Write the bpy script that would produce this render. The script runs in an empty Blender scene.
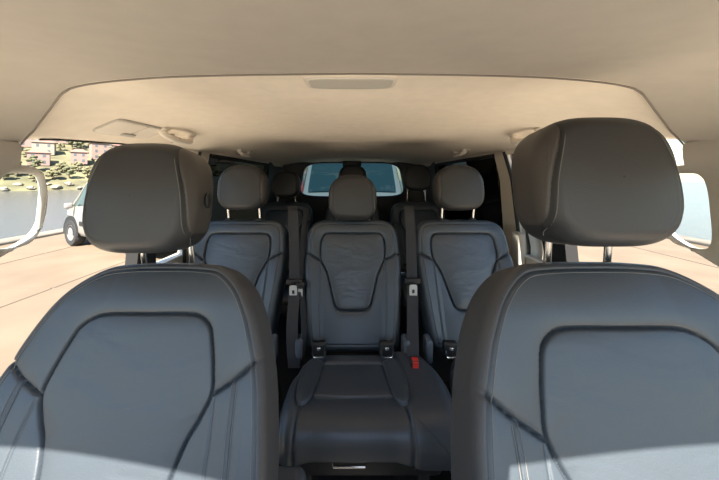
import bpy, math, random
import numpy as np
from mathutils import Vector, noise as mnoise
rng = random.Random(7)
SC = bpy.context.scene
COL = SC.collection
F = 280.0; VX, VY = 352.0, 178.0; CZ = 1.62
FLOOR = 0.47
R = math.radians

def P(px, py, d):
    return ((px - VX) * d / F, d, CZ - (py - VY) * d / F)

# ------------------------------------------------------------------ materials
def mat(name, color, rough=0.5, metal=0.0, spec=0.5, bump=0.0, bscale=200.0, vary=0.0, vscale=3.0, coat=0.0, detail=3.0, wrinkle=0.0):
    m = bpy.data.materials.new(name); m.use_nodes = True
    nt = m.node_tree; b = nt.nodes['Principled BSDF']
    b.inputs['Base Color'].default_value = (*color, 1); b.inputs['Roughness'].default_value = rough
    b.inputs['Metallic'].default_value = metal; b.inputs['Specular IOR Level'].default_value = spec
    if coat: b.inputs['Coat Weight'].default_value = coat
    tc = nt.nodes.new('ShaderNodeTexCoord')
    prev = None
    if bump:
        n = nt.nodes.new('ShaderNodeTexNoise'); n.inputs['Scale'].default_value = bscale; n.inputs['Detail'].default_value = detail
        nt.links.new(tc.outputs['Object'], n.inputs['Vector'])
        bp = nt.nodes.new('ShaderNodeBump'); bp.inputs['Strength'].default_value = bump; bp.inputs['Distance'].default_value = 0.002
        nt.links.new(n.outputs['Fac'], bp.inputs['Height']); nt.links.new(bp.outputs['Normal'], b.inputs['Normal'])
        prev = bp
    if wrinkle:
        mp = nt.nodes.new('ShaderNodeMapping'); mp.inputs['Scale'].default_value = (7, 7, 16)
        n2 = nt.nodes.new('ShaderNodeTexNoise'); n2.inputs['Scale'].default_value = 1.0; n2.inputs['Detail'].default_value = 2.0
        n2.inputs['Distortion'].default_value = 0.8
        nt.links.new(tc.outputs['Object'], mp.inputs['Vector']); nt.links.new(mp.outputs['Vector'], n2.inputs['Vector'])
        bp2 = nt.nodes.new('ShaderNodeBump'); bp2.inputs['Strength'].default_value = wrinkle; bp2.inputs['Distance'].default_value = 0.02
        nt.links.new(n2.outputs['Fac'], bp2.inputs['Height'])
        if prev: nt.links.new(prev.outputs['Normal'], bp2.inputs['Normal'])
        nt.links.new(bp2.outputs['Normal'], b.inputs['Normal'])
    if vary:
        n = nt.nodes.new('ShaderNodeTexNoise'); n.inputs['Scale'].default_value = vscale; n.inputs['Detail'].default_value = 4
        nt.links.new(tc.outputs['Object'], n.inputs['Vector'])
        r = nt.nodes.new('ShaderNodeValToRGB')
        c = np.array(color)
        r.color_ramp.elements[0].position = 0.3; r.color_ramp.elements[0].color = (*(c * (1 - vary)), 1)
        r.color_ramp.elements[1].position = 0.7; r.color_ramp.elements[1].color = (*np.minimum(c * (1 + vary), 1), 1)
        nt.links.new(n.outputs['Fac'], r.inputs['Fac']); nt.links.new(r.outputs['Color'], b.inputs['Base Color'])
    return m

def glass(name, tint, rough=0.0, refl=0.6):
    m = bpy.data.materials.new(name); m.use_nodes = True
    nt = m.node_tree; nt.nodes.clear()
    o = nt.nodes.new('ShaderNodeOutputMaterial'); mx = nt.nodes.new('ShaderNodeMixShader')
    t = nt.nodes.new('ShaderNodeBsdfTransparent'); t.inputs['Color'].default_value = (*tint, 1)
    g = nt.nodes.new('ShaderNodeBsdfGlossy'); g.inputs['Roughness'].default_value = rough
    g.inputs['Color'].default_value = (refl, refl, refl, 1)
    f = nt.nodes.new('ShaderNodeFresnel'); f.inputs['IOR'].default_value = 1.35
    nt.links.new(f.outputs['Fac'], mx.inputs['Fac']); nt.links.new(t.outputs[0], mx.inputs[1]); nt.links.new(g.outputs[0], mx.inputs[2])
    nt.links.new(mx.outputs[0], o.inputs['Surface'])
    return m

M = {}
M['leather'] = mat('seat leather', (0.033, 0.042, 0.052), 0.42, spec=0.7, bump=0.12, bscale=420, wrinkle=0.13)
M['leather_creased'] = mat('creased seat leather', (0.033, 0.042, 0.052), 0.40, spec=0.75, bump=0.12, bscale=420, wrinkle=0.22)
M['leather_plain'] = mat('smooth seat leather', (0.033, 0.042, 0.052), 0.42, spec=0.7, bump=0.12, bscale=420)
M['leather_side'] = mat('seat side leather', (0.055, 0.055, 0.059), 0.5, spec=0.5, bump=0.25, bscale=420)  # same black leather, base lightened to stand in for light on the sides
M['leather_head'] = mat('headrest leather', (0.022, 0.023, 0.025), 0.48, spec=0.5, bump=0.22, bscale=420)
M['leather_headside'] = mat('headrest side leather', (0.052, 0.047, 0.044), 0.5, spec=0.5, bump=0.22, bscale=420)  # same leather again, warmer paler base stands in for reflected cabin light
M['thread'] = mat('thread', (0.13, 0.13, 0.125), 0.8)
M['chrome'] = mat('chrome', (0.75, 0.75, 0.74), 0.18, metal=1.0)
M['black'] = mat('black plastic', (0.012, 0.012, 0.013), 0.45, bump=0.15, bscale=500)
M['grey_plastic'] = mat('blue grey plastic', (0.085, 0.098, 0.115), 0.5)
M['light_plastic'] = mat('light grey metal', (0.55, 0.55, 0.54), 0.35, spec=.6)
M['webbing'] = mat('belt webbing', (0.024, 0.024, 0.026), 0.7, bump=0.4, bscale=900)
M['red'] = mat('red plastic', (0.6, 0.035, 0.025), 0.45)
M['white_label'] = mat('white print', (0.7, 0.7, 0.7), 0.6)
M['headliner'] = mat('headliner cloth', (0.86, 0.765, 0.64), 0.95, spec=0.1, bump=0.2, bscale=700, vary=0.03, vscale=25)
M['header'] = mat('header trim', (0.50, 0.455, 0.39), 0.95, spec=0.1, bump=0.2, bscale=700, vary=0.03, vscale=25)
M['cream'] = mat('cream trim plastic', (0.76, 0.69, 0.59), 0.6, spec=0.3, bump=0.1, bscale=600)
M['greytrim'] = mat('grey pillar trim', (0.50, 0.465, 0.41), 0.65, spec=0.3, bump=0.1, bscale=600)
M['seamline'] = mat('seam welt', (0.22, 0.19, 0.16), 0.9)
M['lens'] = mat('lamp lens', (0.62, 0.58, 0.50), 0.35, spec=0.5)
M['rubber'] = mat('rubber seal', (0.02, 0.02, 0.02), 0.7)
M['carpet'] = mat('dark carpet', (0.03, 0.029, 0.028), 0.95, bump=0.5, bscale=400)
M['dash'] = mat('dashboard', (0.84, 0.73, 0.59), 0.7, bump=0.2, bscale=300)
M['tint'] = glass('tinted glass', (0.012, 0.016, 0.017), refl=0.12)
M['reartint'] = glass('rear glass', (0.13, 0.17, 0.18), refl=0.4)
M['clear'] = glass('clear glass', (0.93, 0.96, 0.95))

def tag(o, label=None, cat=None, group=None, kind=None):
    if label: o['label'] = label
    if cat: o['category'] = cat
    if group: o['group'] = group
    if kind: o['kind'] = kind
    return o

def empty(name, loc, rz=0, label=None, cat=None, group=None):
    o = bpy.data.objects.new(name, None); COL.objects.link(o)
    o.location = loc; o.rotation_euler = (0, 0, rz); o.empty_display_size = 0.1
    return tag(o, label, cat, group)

def obj(name, v, f, m, parent=None, smooth=True, label=None, auto=None):
    me = bpy.data.meshes.new(name)
    if isinstance(v, np.ndarray): v = v.tolist()
    if isinstance(f, np.ndarray): f = f.tolist()
    me.from_pydata(v, [], f); me.update()
    if m: me.materials.append(m)
    if smooth: me.polygons.foreach_set('use_smooth', [True] * len(me.polygons))
    if auto is not None:
        me.set_sharp_from_angle(angle=R(auto))
    o = bpy.data.objects.new(name, me); COL.objects.link(o)
    if parent: o.parent = parent
    if label: o['label'] = label
    return o

class MB:
    def __init__(s): s.v = []; s.f = []
    def add(s, v, f):
        k = len(s.v); s.v += [tuple(map(float, p)) for p in v]; s.f += [tuple(int(i) + k for i in q) for q in f]; return s
    def box(s, c, d, b=0.0, rot=None, seg=3):
        """rounded box: centre, dims, bevel radius"""
        hx, hy, hz = [q / 2 for q in d]
        b = min(b, hx * .999, hy * .999, hz * .999)
        if b <= 0:
            v = [(x, y, z) for x in (-hx, hx) for y in (-hy, hy) for z in (-hz, hz)]
            f = [(0, 1, 3, 2), (4, 6, 7, 5), (0, 4, 5, 1), (2, 3, 7, 6), (0, 2, 6, 4), (1, 5, 7, 3)]
        else:
            # sphere mapped to the box corners
            n = seg * 2 + 2; v = []; f = []
            lat = [-math.pi / 2 + math.pi / 2 * i / seg for i in range(seg + 1)]
            lats = [(a, -1) for a in lat] + [(-a, 1) for a in reversed(lat)]
            lons = []
            for q in range(4):
                for i in range(seg + 1): lons.append((q * math.pi / 2 + math.pi / 2 * i / seg, q))
            sg = [(1, 1), (-1, 1), (-1, -1), (1, -1)]
            for a, zs in lats:
                for lo, q in lons:
                    sx, sy = sg[q]
                    v.append((sx * (hx - b) + b * math.cos(a) * math.cos(lo), sy * (hy - b) + b * math.cos(a) * math.sin(lo), zs * (hz - b) + b * math.sin(a)))
            L = len(lons)
            for i in range(len(lats) - 1):
                for j in range(L): f.append((i * L + j, i * L + (j + 1) % L, (i + 1) * L + (j + 1) % L, (i + 1) * L + j))
            f.append(tuple(reversed(range(L)))); f.append(tuple(range((len(lats) - 1) * L, len(lats) * L)))
        v = np.array(v)
        if rot is not None: v = v @ np.array(rot).T
        return s.add(v + np.array(c), f)
    def tube(s, pts, r, n=10, caps=True, flat=None):
        pts = [Vector(p) for p in pts]; k0 = len(s.v); rr = r if hasattr(r, '__len__') else [r] * len(pts)
        up = None; vv = []; ff = []
        for i, p in enumerate(pts):
            t = (pts[min(i + 1, len(pts) - 1)] - pts[max(i - 1, 0)])
            t = t.normalized() if t.length > 1e-9 else Vector((0, 0, 1))
            if up is None:
                up = Vector((0, 0, 1)) if abs(t.z) < .9 else Vector((1, 0, 0))
            up = (up - t * up.dot(t)); up = up.normalized() if up.length > 1e-6 else t.orthogonal().normalized()
            sd = t.cross(up)
            for j in range(n):
                a = 2 * math.pi * j / n
                vv.append(p + (up * math.cos(a) + sd * math.sin(a)) * rr[i])
        for i in range(len(pts) - 1):
            for j in range(n): ff.append((i * n + j, i * n + (j + 1) % n, (i + 1) * n + (j + 1) % n, (i + 1) * n + j))
        if caps: ff.append(tuple(reversed(range(n)))); ff.append(tuple(range((len(pts) - 1) * n, len(pts) * n)))
        return s.add(vv, ff)
    def lathe(s, prof, c=(0, 0, 0), axis='z', n=32):
        vv = []; ff = []
        for r, h in prof:
            for j in range(n):
                a = 2 * math.pi * j / n; p = (r * math.cos(a), r * math.sin(a), h)
                if axis == 'y': p = (p[0], p[2], p[1])
                if axis == 'x': p = (p[2], p[0], p[1])
                vv.append((p[0] + c[0], p[1] + c[1], p[2] + c[2]))
        m = len(prof)
        for i in range(m - 1):
            for j in range(n): ff.append((i * n + j, i * n + (j + 1) % n, (i + 1) * n + (j + 1) % n, (i + 1) * n + j))
        ff.append(tuple(reversed(range(n)))); ff.append(tuple(range((m - 1) * n, m * n)))
        return s.add(vv, ff)
    def grid(s, A, close=False):
        A = np.asarray(A); a, b = A.shape[:2]; ff = []
        for i in range(a - 1):
            for j in range(b - (0 if close else 1)):
                k = (j + 1) % b
                ff.append((i * b + j, i * b + k, (i + 1) * b + k, (i + 1) * b + j))
        return s.add(A.reshape(-1, 3), ff)
    def prism(s, poly, h0, h1, plane='yz'):
        """closed polygon (a,b) extruded along the third axis"""
        n = len(poly); vv = []
        for h in (h0, h1):
            for a, b in poly:
                vv.append({'yz': (h, a, b), 'xz': (a, h, b), 'xy': (a, b, h)}[plane])
        ff = [tuple(range(n)), tuple(reversed(range(n, 2 * n)))]
        for i in range(n): j = (i + 1) % n; ff.append((j, i, n + i, n + j))
        return s.add(vv, ff)
    def build(s, name, m, parent=None, smooth=True, label=None, auto=40):
        return obj(name, s.v, s.f, m, parent, smooth, label, auto)

def fixn(o):
    import bmesh
    bm = bmesh.new(); bm.from_mesh(o.data); bmesh.ops.recalc_face_normals(bm, faces=bm.faces); bm.to_mesh(o.data); bm.free(); return o

def copy_tree(o, parent=None):
    c = o.copy(); COL.objects.link(c)
    if parent: c.parent = parent
    for ch in list(o.children): copy_tree(ch, c)
    return c

def catmull(pts, per=10, closed=False):
    p = np.array(pts, float); n = len(p); out = []
    rngi = range(n if closed else n - 1)
    for i in rngi:
        if closed: p0, p1, p2, p3 = p[(i - 1) % n], p[i], p[(i + 1) % n], p[(i + 2) % n]
        else: p0, p1, p2, p3 = p[max(i - 1, 0)], p[i], p[i + 1], p[min(i + 2, n - 1)]
        for k in range(per):
            t = k / per
            out.append(.5 * ((2 * p1) + (-p0 + p2) * t + (2 * p0 - 5 * p1 + 4 * p2 - p3) * t * t + (-p0 + 3 * p1 - 3 * p2 + p3) * t ** 3))
    if not closed: out.append(p[-1])
    return np.array(out)

def resample(c, n, closed=True):
    c = np.asarray(c); q = np.vstack([c, c[:1]]) if closed else c
    d = np.r_[0, np.cumsum(np.linalg.norm(np.diff(q, axis=0), axis=1))]
    u = np.linspace(0, d[-1], n, endpoint=not closed)
    return np.stack([np.interp(u, d, q[:, k]) for k in range(q.shape[1])], 1)

def segdist(p, line):
    line = np.asarray(line); best = np.full(len(p), 9.0)
    for a, b in zip(line[:-1], line[1:]):
        ab = b - a; L = (ab @ ab) or 1e-12
        t = np.clip(((p - a) @ ab) / L, 0, 1)
        best = np.minimum(best, np.linalg.norm(p - a - t[:, None] * ab, axis=1))
    return best

def inside(p, poly):
    poly = np.asarray(poly); r = np.zeros(len(p), bool); j = len(poly) - 1
    for i in range(len(poly)):
        a, b = poly[i], poly[j]
        c = ((a[1] > p[:, 1]) != (b[1] > p[:, 1])) & (p[:, 0] < (b[0] - a[0]) * (p[:, 1] - a[1]) / (b[1] - a[1] + 1e-12) + a[0])
        r ^= c; j = i
    return r

def mirror_line(half):           # half from the middle (s=0) outwards; whole line left to right
    h = np.asarray(half, float); m = h[::-1].copy(); m[:, 0] *= -1
    return np.vstack([m[:-1] if abs(h[0, 0]) < 1e-9 else m, h])

def upholstery(outline, centre, nfun, Re, Rn, depth, mapper, rings=70, ang=260, gfun=None, en=10):
    """A padded body: domed front face inside 'outline', rounded edge, side and back.
    returns verts, quads, centroids (s,t) and zone (0 front 1 edge 2 side/back) per quad"""
    o = resample(outline, ang)
    tang = np.roll(o, -1, 0) - np.roll(o, 1, 0); tang /= np.linalg.norm(tang, axis=1)[:, None]
    area = 0.5 * np.sum(o[:, 0] * np.roll(o[:, 1], -1) - np.roll(o[:, 0], -1) * o[:, 1])
    nrm = np.stack([tang[:, 1], -tang[:, 0]], 1) * (1 if area > 0 else -1)
    S = []; Nn = []; zone = []
    c = np.array(centre, float)
    rr = np.linspace(0.012, 1, rings)
    for r in rr:
        q = c + (o - c) * r; S.append(q); Nn.append(nfun(q)); zone.append(0)
    ne = Nn[-1]
    for k in range(1, en + 1):
        a = math.pi / 2 * k / en
        q = o + nrm * Re * math.sin(a); S.append(q)
        g = gfun(q) if gfun is not None else 0
        Nn.append(ne - Rn * (1 - math.cos(a)) + g); zone.append(1)
    b0 = ne - Rn
    for k in range(1, 5):
        f = k / 4; S.append(o + nrm * Re); Nn.append(b0 * (1 - f) + (-depth + Rn * .6) * f); zone.append(2)
    for k in range(1, 6):
        a = math.pi / 2 * k / 5
        S.append(o + nrm * Re * math.cos(a)); Nn.append(np.full(ang, -depth + Rn * .6 - Rn * .6 * math.sin(a))); zone.append(2)
    for f in (.7, .35, .02):
        S.append(c + (o - c) * f); Nn.append(np.full(ang, -depth)); zone.append(2)
    S = np.array(S); Nn = np.array(Nn); m = len(S)
    V = mapper(S.reshape(-1, 2), Nn.reshape(-1))
    i, j = np.meshgrid(np.arange(m - 1), np.arange(ang), indexing='ij')
    k = (j + 1) % ang
    sgn = area > 0
    Q = np.stack([i * ang + j, (i + 1) * ang + j, (i + 1) * ang + k, i * ang + k], -1).reshape(-1, 4)
    if not sgn: Q = Q[:, ::-1]
    Z = np.repeat(np.array(zone[1:]), ang)
    C = S.reshape(-1, 2)[Q].mean(1)
    # closing fan quads at centre
    capf = list(range(ang)); capb = list(range((m - 1) * ang, m * ang))
    return V, Q, C, Z, capf, capb

def split(V, Q, cls, specs, parent_of, caps=()):
    """specs: {class: (name, material, label)}; parent_of(class)-> parent object or class id"""
    made = {}
    for k, (name, m, label) in specs.items():
        q = Q[cls == k]
        if not len(q): continue
        used, inv = np.unique(q.reshape(-1), return_inverse=True)
        f = inv.reshape(-1, 4).tolist(); v = V[used]
        for ck, cap in caps:
            if ck == k:
                idx = {int(u): n for n, u in enumerate(used)}
                if all(c in idx for c in cap): f.append([idx[c] for c in cap])
        par = parent_of(k); par = made[par] if isinstance(par, int) else par
        made[k] = obj(name, v, f, m, par, True, label)
    return made

def plane_map(c, alpha):
    sa, ca = math.sin(alpha), math.cos(alpha)
    def f(st, n):
        s, t = st[:, 0], st[:, 1]
        return np.stack([c[0] + s, c[1] + t * sa - n * ca, c[2] + t * ca + n * sa], 1)
    return f

def spine_map(c, pts, per=30):
    sp = resample(catmull(pts, per), 240, closed=False)
    dd = np.r_[0, np.cumsum(np.linalg.norm(np.diff(sp, axis=0), axis=1))]
    tg = np.gradient(sp, dd, axis=0); tg /= np.linalg.norm(tg, axis=1)[:, None]
    def f(st, n):
        t = st[:, 1]; y = np.interp(t, dd, sp[:, 0]); z = np.interp(t, dd, sp[:, 1])
        ty = np.interp(t, dd, tg[:, 0]); tz = np.interp(t, dd, tg[:, 1])
        e = np.minimum(t, 0) + np.maximum(t - dd[-1], 0)
        return np.stack([c[0] + st[:, 0], c[1] + y + e * ty - n * tz, c[2] + z + e * tz + n * ty], 1)
    return f, dd[-1]

def thread(name, lines, nfun, mapper, parent, r=0.0009, lift=0.0006):
    for ln in lines:
        ln = np.asarray(ln, float)
        L = np.linalg.norm(np.diff(ln, axis=0), axis=1).sum()
        q = resample(ln, max(4, int(L / .006)), closed=False)
        MB().tube(mapper(q, nfun(q) + lift), r, n=5).build(name, M['thread'], parent, label='pale grey stitching')

# ------------------------------------------------------------------ headrest
def superell(a, b, e=3.0, n=160, topn=0.0, eb=None):
    t = np.linspace(0, 2 * math.pi, n, endpoint=False); c, s = np.cos(t), np.sin(t)
    ee = np.where(s < 0, eb or e, e)
    x = a * np.sign(c) * np.abs(c) ** (2 / ee); y = b * np.sign(s) * np.abs(s) ** (2 / ee)
    x = x * (1 - topn * np.clip(y / b, 0, 1) ** 2)
    return np.stack([x, y], 1)

def headrest(root, c, alpha, hw, hh, Re, Rn, depth, seam, rings=46, ang=170, e=3.0, topn=.06, stitched=True, button=None, seam_top=None, dome=.012, eb=None):
    mp = plane_map(c, alpha)
    o = superell(hw - Re, hh - Re, e, topn=topn, eb=eb)
    oc = np.vstack([o, o[:1]])
    st = seam if seam_top is None else seam_top
    lines = []
    for sg in (-1, 1):
        lines.append(catmull([(sg * st, hh + .01), (sg * (st * .42 + seam * .58), hh * .5), (sg * seam, -hh * .1), (sg * (seam + .005), -hh - .01)], 8))
    def gr(p):
        d = np.minimum(segdist(p, lines[0]), segdist(p, lines[1]))
        return -.0045 * np.exp(-(d / .0026) ** 2)
    def nf(p):
        n = dome * (1 - (p[:, 0] / hw) ** 2) + dome * .7 * (1 - (p[:, 1] / hh) ** 2)
        return n + gr(p)
    def nsurf(p):                 # also right on the rounded edge, without the groove
        out = ~inside(p, o); d = np.where(out, np.minimum(segdist(p, oc), Re * .999), 0)
        n = dome * (1 - (np.clip(p[:, 0], -hw + Re, hw - Re) / hw) ** 2) + dome * .7 * (1 - (np.clip(p[:, 1], -hh + Re, hh - Re) / hh) ** 2)
        return n - Rn * (1 - np.sqrt(1 - (d / Re) ** 2))
    V, Q, C, Z, cf, cb = upholstery(o, (0, 0), nf, Re, Rn, depth, mp, rings, ang, gfun=gr, en=30 if stitched else 12)
    ax = np.interp(C[:, 1], lines[1][::-1, 1], lines[1][::-1, 0])
    cls = np.zeros(len(Q), int)
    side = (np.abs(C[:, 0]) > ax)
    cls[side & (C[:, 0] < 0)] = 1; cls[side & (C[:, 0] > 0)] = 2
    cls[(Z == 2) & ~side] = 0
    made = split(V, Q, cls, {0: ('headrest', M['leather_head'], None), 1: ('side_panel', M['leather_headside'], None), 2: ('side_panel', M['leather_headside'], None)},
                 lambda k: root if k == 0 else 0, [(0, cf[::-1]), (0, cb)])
    if stitched:
        for sg, ln in zip((-1, 1), lines):
            q = resample(ln, 90, closed=False) - [sg * .0055, 0]
            q = q[np.abs(q[:, 1]) < hh - Re * .5]
            thread('stitching', [q], nsurf, mp, made[0], r=.0007)
    if button:
        b = MB()
        sg = button
        pc = mp(np.array([[sg * (hw + .0005), -.005]]), np.array([-depth * .55]))[0]
        b.lathe([(.0, 0), (.012, 0), (.0135, .0015), (.0135, .004), (.010, .006), (.0, .0055)], (0, 0, 0), 'x', 24)
        v = np.array(b.v); v[:, 0] *= sg; v[:, 2] *= 1.35; b.v = (v + pc).tolist()
        fixn(b.build('adjustment_button', M['black'], made[0], label='dark oval button'))
    return made[0], mp

# ------------------------------------------------------------------ front seats
def front_seat(xc, yt, zt, label, head, arm=None):
    root = empty('front_seat', (xc, yt - .25, FLOOR), 0, label, 'car seat')
    ox, oy, oz = root.location
    th = R(25); L = 0.64
    T = np.array([0, math.sin(th), math.cos(th)])
    base = np.array([0, yt - oy, zt + CZ - oz]) - T * L
    mp = plane_map(base, th)
    Re, Rn = .013, .03
    half = [(0, 0), (.08, .002), (.135, .012), (.185, .052), (.218, .105), (.241, .165), (.258, .23), (.268, .29), (.279, .39), (.281, .5), (.26, .60), (.2, .64), (0, .645)]
    h = np.array(half); h[:, 1] = L - h[:, 1]
    full = np.vstack([h, (h[::-1] * [-1, 1])[1:-1]])
    total = catmull(full, 10, True)
    c0 = np.array([0, .33]); inner = []
    o = resample(total, 300)
    tg = np.roll(o, -1, 0) - np.roll(o, 1, 0); tg /= np.linalg.norm(tg, axis=1)[:, None]
    ar = np.sum(o[:, 0] * np.roll(o[:, 1], -1) - np.roll(o[:, 0], -1) * o[:, 1])
    nr = np.stack([tg[:, 1], -tg[:, 0]], 1) * np.sign(ar)
    face = o - nr * Re
    pipe = o - nr * (Re + .002)
    def D(pts): q = np.array(pts, float); q[:, 1] = L - q[:, 1]; return q
    ins_half = D([(0, .108), (.075, .108), (.108, .113), (.133, .132), (.145, .165), (.155, .205), (.160, .245), (.145, .283), (.128, .315), (.112, .37), (.10, .45), (.09, .54), (0, .56)])
    ih = catmull(ins_half, 8)
    insert = np.vstack([ih, (ih[::-1] * [-1, 1])[1:-1]]); insc = np.vstack([insert, insert[:1]])
    seamR = catmull(D([(.160, .247), (.185, .232), (.215, .212), (.245, .185), (.27, .16)]), 8)
    vertR = catmull(D([(.166, .252), (.172, .33), (.172, .45), (.168, .6)]), 8)
    vert2 = catmull(D([(.203, .226), (.207, .3), (.214, .42), (.212, .6)]), 8)
    mir = lambda q: q * [-1, 1]
    deep = [insc, seamR, mir(seamR)]
    soft = [vertR, mir(vertR), vert2, mir(vert2), np.vstack([pipe, pipe[:1]])]
    def nf(p):
        s = np.abs(p[:, 0]); t = p[:, 1]
        low = 1 / (1 + np.exp((t - .40) / .035))
        bol = .017 * low * np.clip((s - .13) / .10, 0, 1) ** 1.5 + .010 * (1 - low) * np.clip((s - .1) / .1, 0, 1)
        n = .008 * np.cos(np.clip(p[:, 0] / .3, -1, 1) * math.pi / 2) + bol
        top = np.clip((t - (L - .10)) / .10, 0, 1); n = n - .022 * top ** 2
        dd = np.min([segdist(p, q) for q in deep], 0); ds = np.min([segdist(p, q) for q in soft], 0)
        n = n - .0068 * np.exp(-(dd / .0025) ** 2) - .0030 * np.exp(-(ds / .0022) ** 2)
        n = n + .0045 * (1 - np.exp(-dd / .014))
        return n
    V, Q, C, Z, cf, cb = upholstery(face, c0, nf, Re, Rn, .105, mp, 150, 520)
    cls = np.zeros(len(Q), int)
    cls[(Z == 0) & inside(C, insert)] = 1
    seamt = np.interp(np.abs(C[:, 0]), seamR[:, 0], seamR[:, 1]); vs = .166 + 0 * C[:, 1]
    low = (Z == 0) & (C[:, 1] < seamt) & (cls == 0) & (np.abs(C[:, 0]) > np.interp(C[:, 1], ih[::-1, 1], ih[::-1, 0]))
    cls[low & (C[:, 0] < 0)] = 2; cls[low & (C[:, 0] > 0)] = 3
    inpipe = inside(C, pipe)
    out = ((Z == 0) & ~inpipe) | (Z > 0)
    cls[out & (C[:, 0] < 0) ] = 4; cls[out & (C[:, 0] >= 0)] = 5
    made = split(V, Q, cls, {0: ('backrest', M['leather_plain'], None), 1: ('center_panel', M['leather'], None), 2: ('side_bolster', M['leather_plain'], None), 3: ('side_bolster', M['leather_plain'], None),
                             4: ('side_panel', M['leather_side'], None), 5: ('side_panel', M['leather_side'], None)},
                 lambda k: root if k == 0 else 0, [(1, cf[::-1]), (5, cb)])
    bk = made[0]
    po = np.vstack([pipe, pipe[:1]]); cen = po.mean(0)
    pin = (po - cen) * .978 + cen
    keep = pin[:, 1] > .02
    seg = np.roll(pin[:-1], -int(np.argmin(pin[:-1, 1])), axis=0); seg = seg[seg[:, 1] > .03]
    thread('stitching', [seg, vert2 + [.005, 0], mir(vert2 + [.005, 0]), vert2 - [.005, 0], mir(vert2 - [.005, 0])], nf, mp, bk, r=.0008)
    # headrest
    hx, hd, ztop, zbot = head
    hh = (ztop - zbot) / 2
    hr, hm = headrest(root, (hx - ox, hd - oy, CZ + (ztop + zbot) / 2 - oz), R(9), .120, hh, .032, .046, .112, .107, 60, 300, 3.9, .03, True, 1 if hx < 0 else None, seam_top=.068, eb=4.6)
    for sg in (-1, 1):
        px_ = (hx - ox) * .5
        a = np.array([px_ + sg * .058, hd - oy + .062, CZ + zbot - oz + .03]); bb = np.array([px_ + sg * .058, yt - oy + .045, zt + CZ - oz - .05])
        MB().tube([a, bb], .0062, 16).build('headrest_post', M['chrome'], root, label='chrome headrest post')
        q = a + (bb - a) * ((a[2] - (zt + CZ - oz - .030)) / (a[2] - bb[2]))
        cl = MB().lathe([(0, -.02), (.0175, -.02), (.0175, .003), (.015, .006), (.0075, .007), (0, .007)], tuple(q), 'z', 24)
        fixn(cl.build('post_collar', M['black'], root))
    # cushion (mostly out of the picture) and base
    sp = [(-.50, -.10), (-.49, -.03), (-.42, .0), (-.25, -.01), (-.05, -.03), (.04, -.03)]
    cm, CL = spine_map((0, base[1] + .03, base[2] + .10), sp)
    oc = catmull([(-.22, .02), (-.25, .2), (-.25, CL - .06), (-.2, CL), (.2, CL), (.25, CL - .06), (.25, .2), (.22, .02)], 8, True)
    def nc(p): return .02 * (1 - (p[:, 0] / .26) ** 2) * 0 + .03 * np.clip((np.abs(p[:, 0]) - .15) / .08, 0, 1) ** 2 - .004 * np.exp(-((np.abs(p[:, 0]) - .15) / .004) ** 2)
    V, Q, C, Z, cf, cb = upholstery(oc, (0, CL / 2), nc, .025, .03, .10, cm, 30, 120)
    split(V, Q, np.zeros(len(Q), int), {0: ('seat_cushion', M['leather'], None)}, lambda k: root, [(0, cf[::-1]), (0, cb)])
    b = MB(); zc = base[2] - .0
    b.box((0, base[1] - .16, zc / 2 - .0), (.42, .40, max(zc - .02, .1)), .03)
    b.build('seat_base', M['black'], root)
    if arm:
        x0, x1, y0, y1, z1 = arm
        MB().box(((x0 + x1) / 2 - ox, (y0 + y1) / 2 - oy, CZ + z1 - .035 - oz), (x1 - x0, y1 - y0, .07), .022, seg=5).build('armrest', M['leather_plain'], root)
        # hinge arm of the armrest joins the back
        MB().tube([((x0 + x1) / 2 - ox, y1 - .03 - oy, CZ + z1 - .035 - oz), (.24 * (1 if (x0 + x1) / 2 > ox else -1), y1 - .02 - oy, CZ + z1 - .035 - oz)], .018, 14).build('armrest_hinge', M['black'], root)
    return root

front_seat(-.425, .640, -.19, 'black leather front seat on the left, its headrest before the parked white van', (-.465, .605, .085, -.162),
           (-.185, -.098, .30, .62, -.625))
front_seat(.43, .50, -.145, 'black leather front seat on the right, closest to the camera, with the largest headrest', (.443, .475, .115, -.116))

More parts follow.
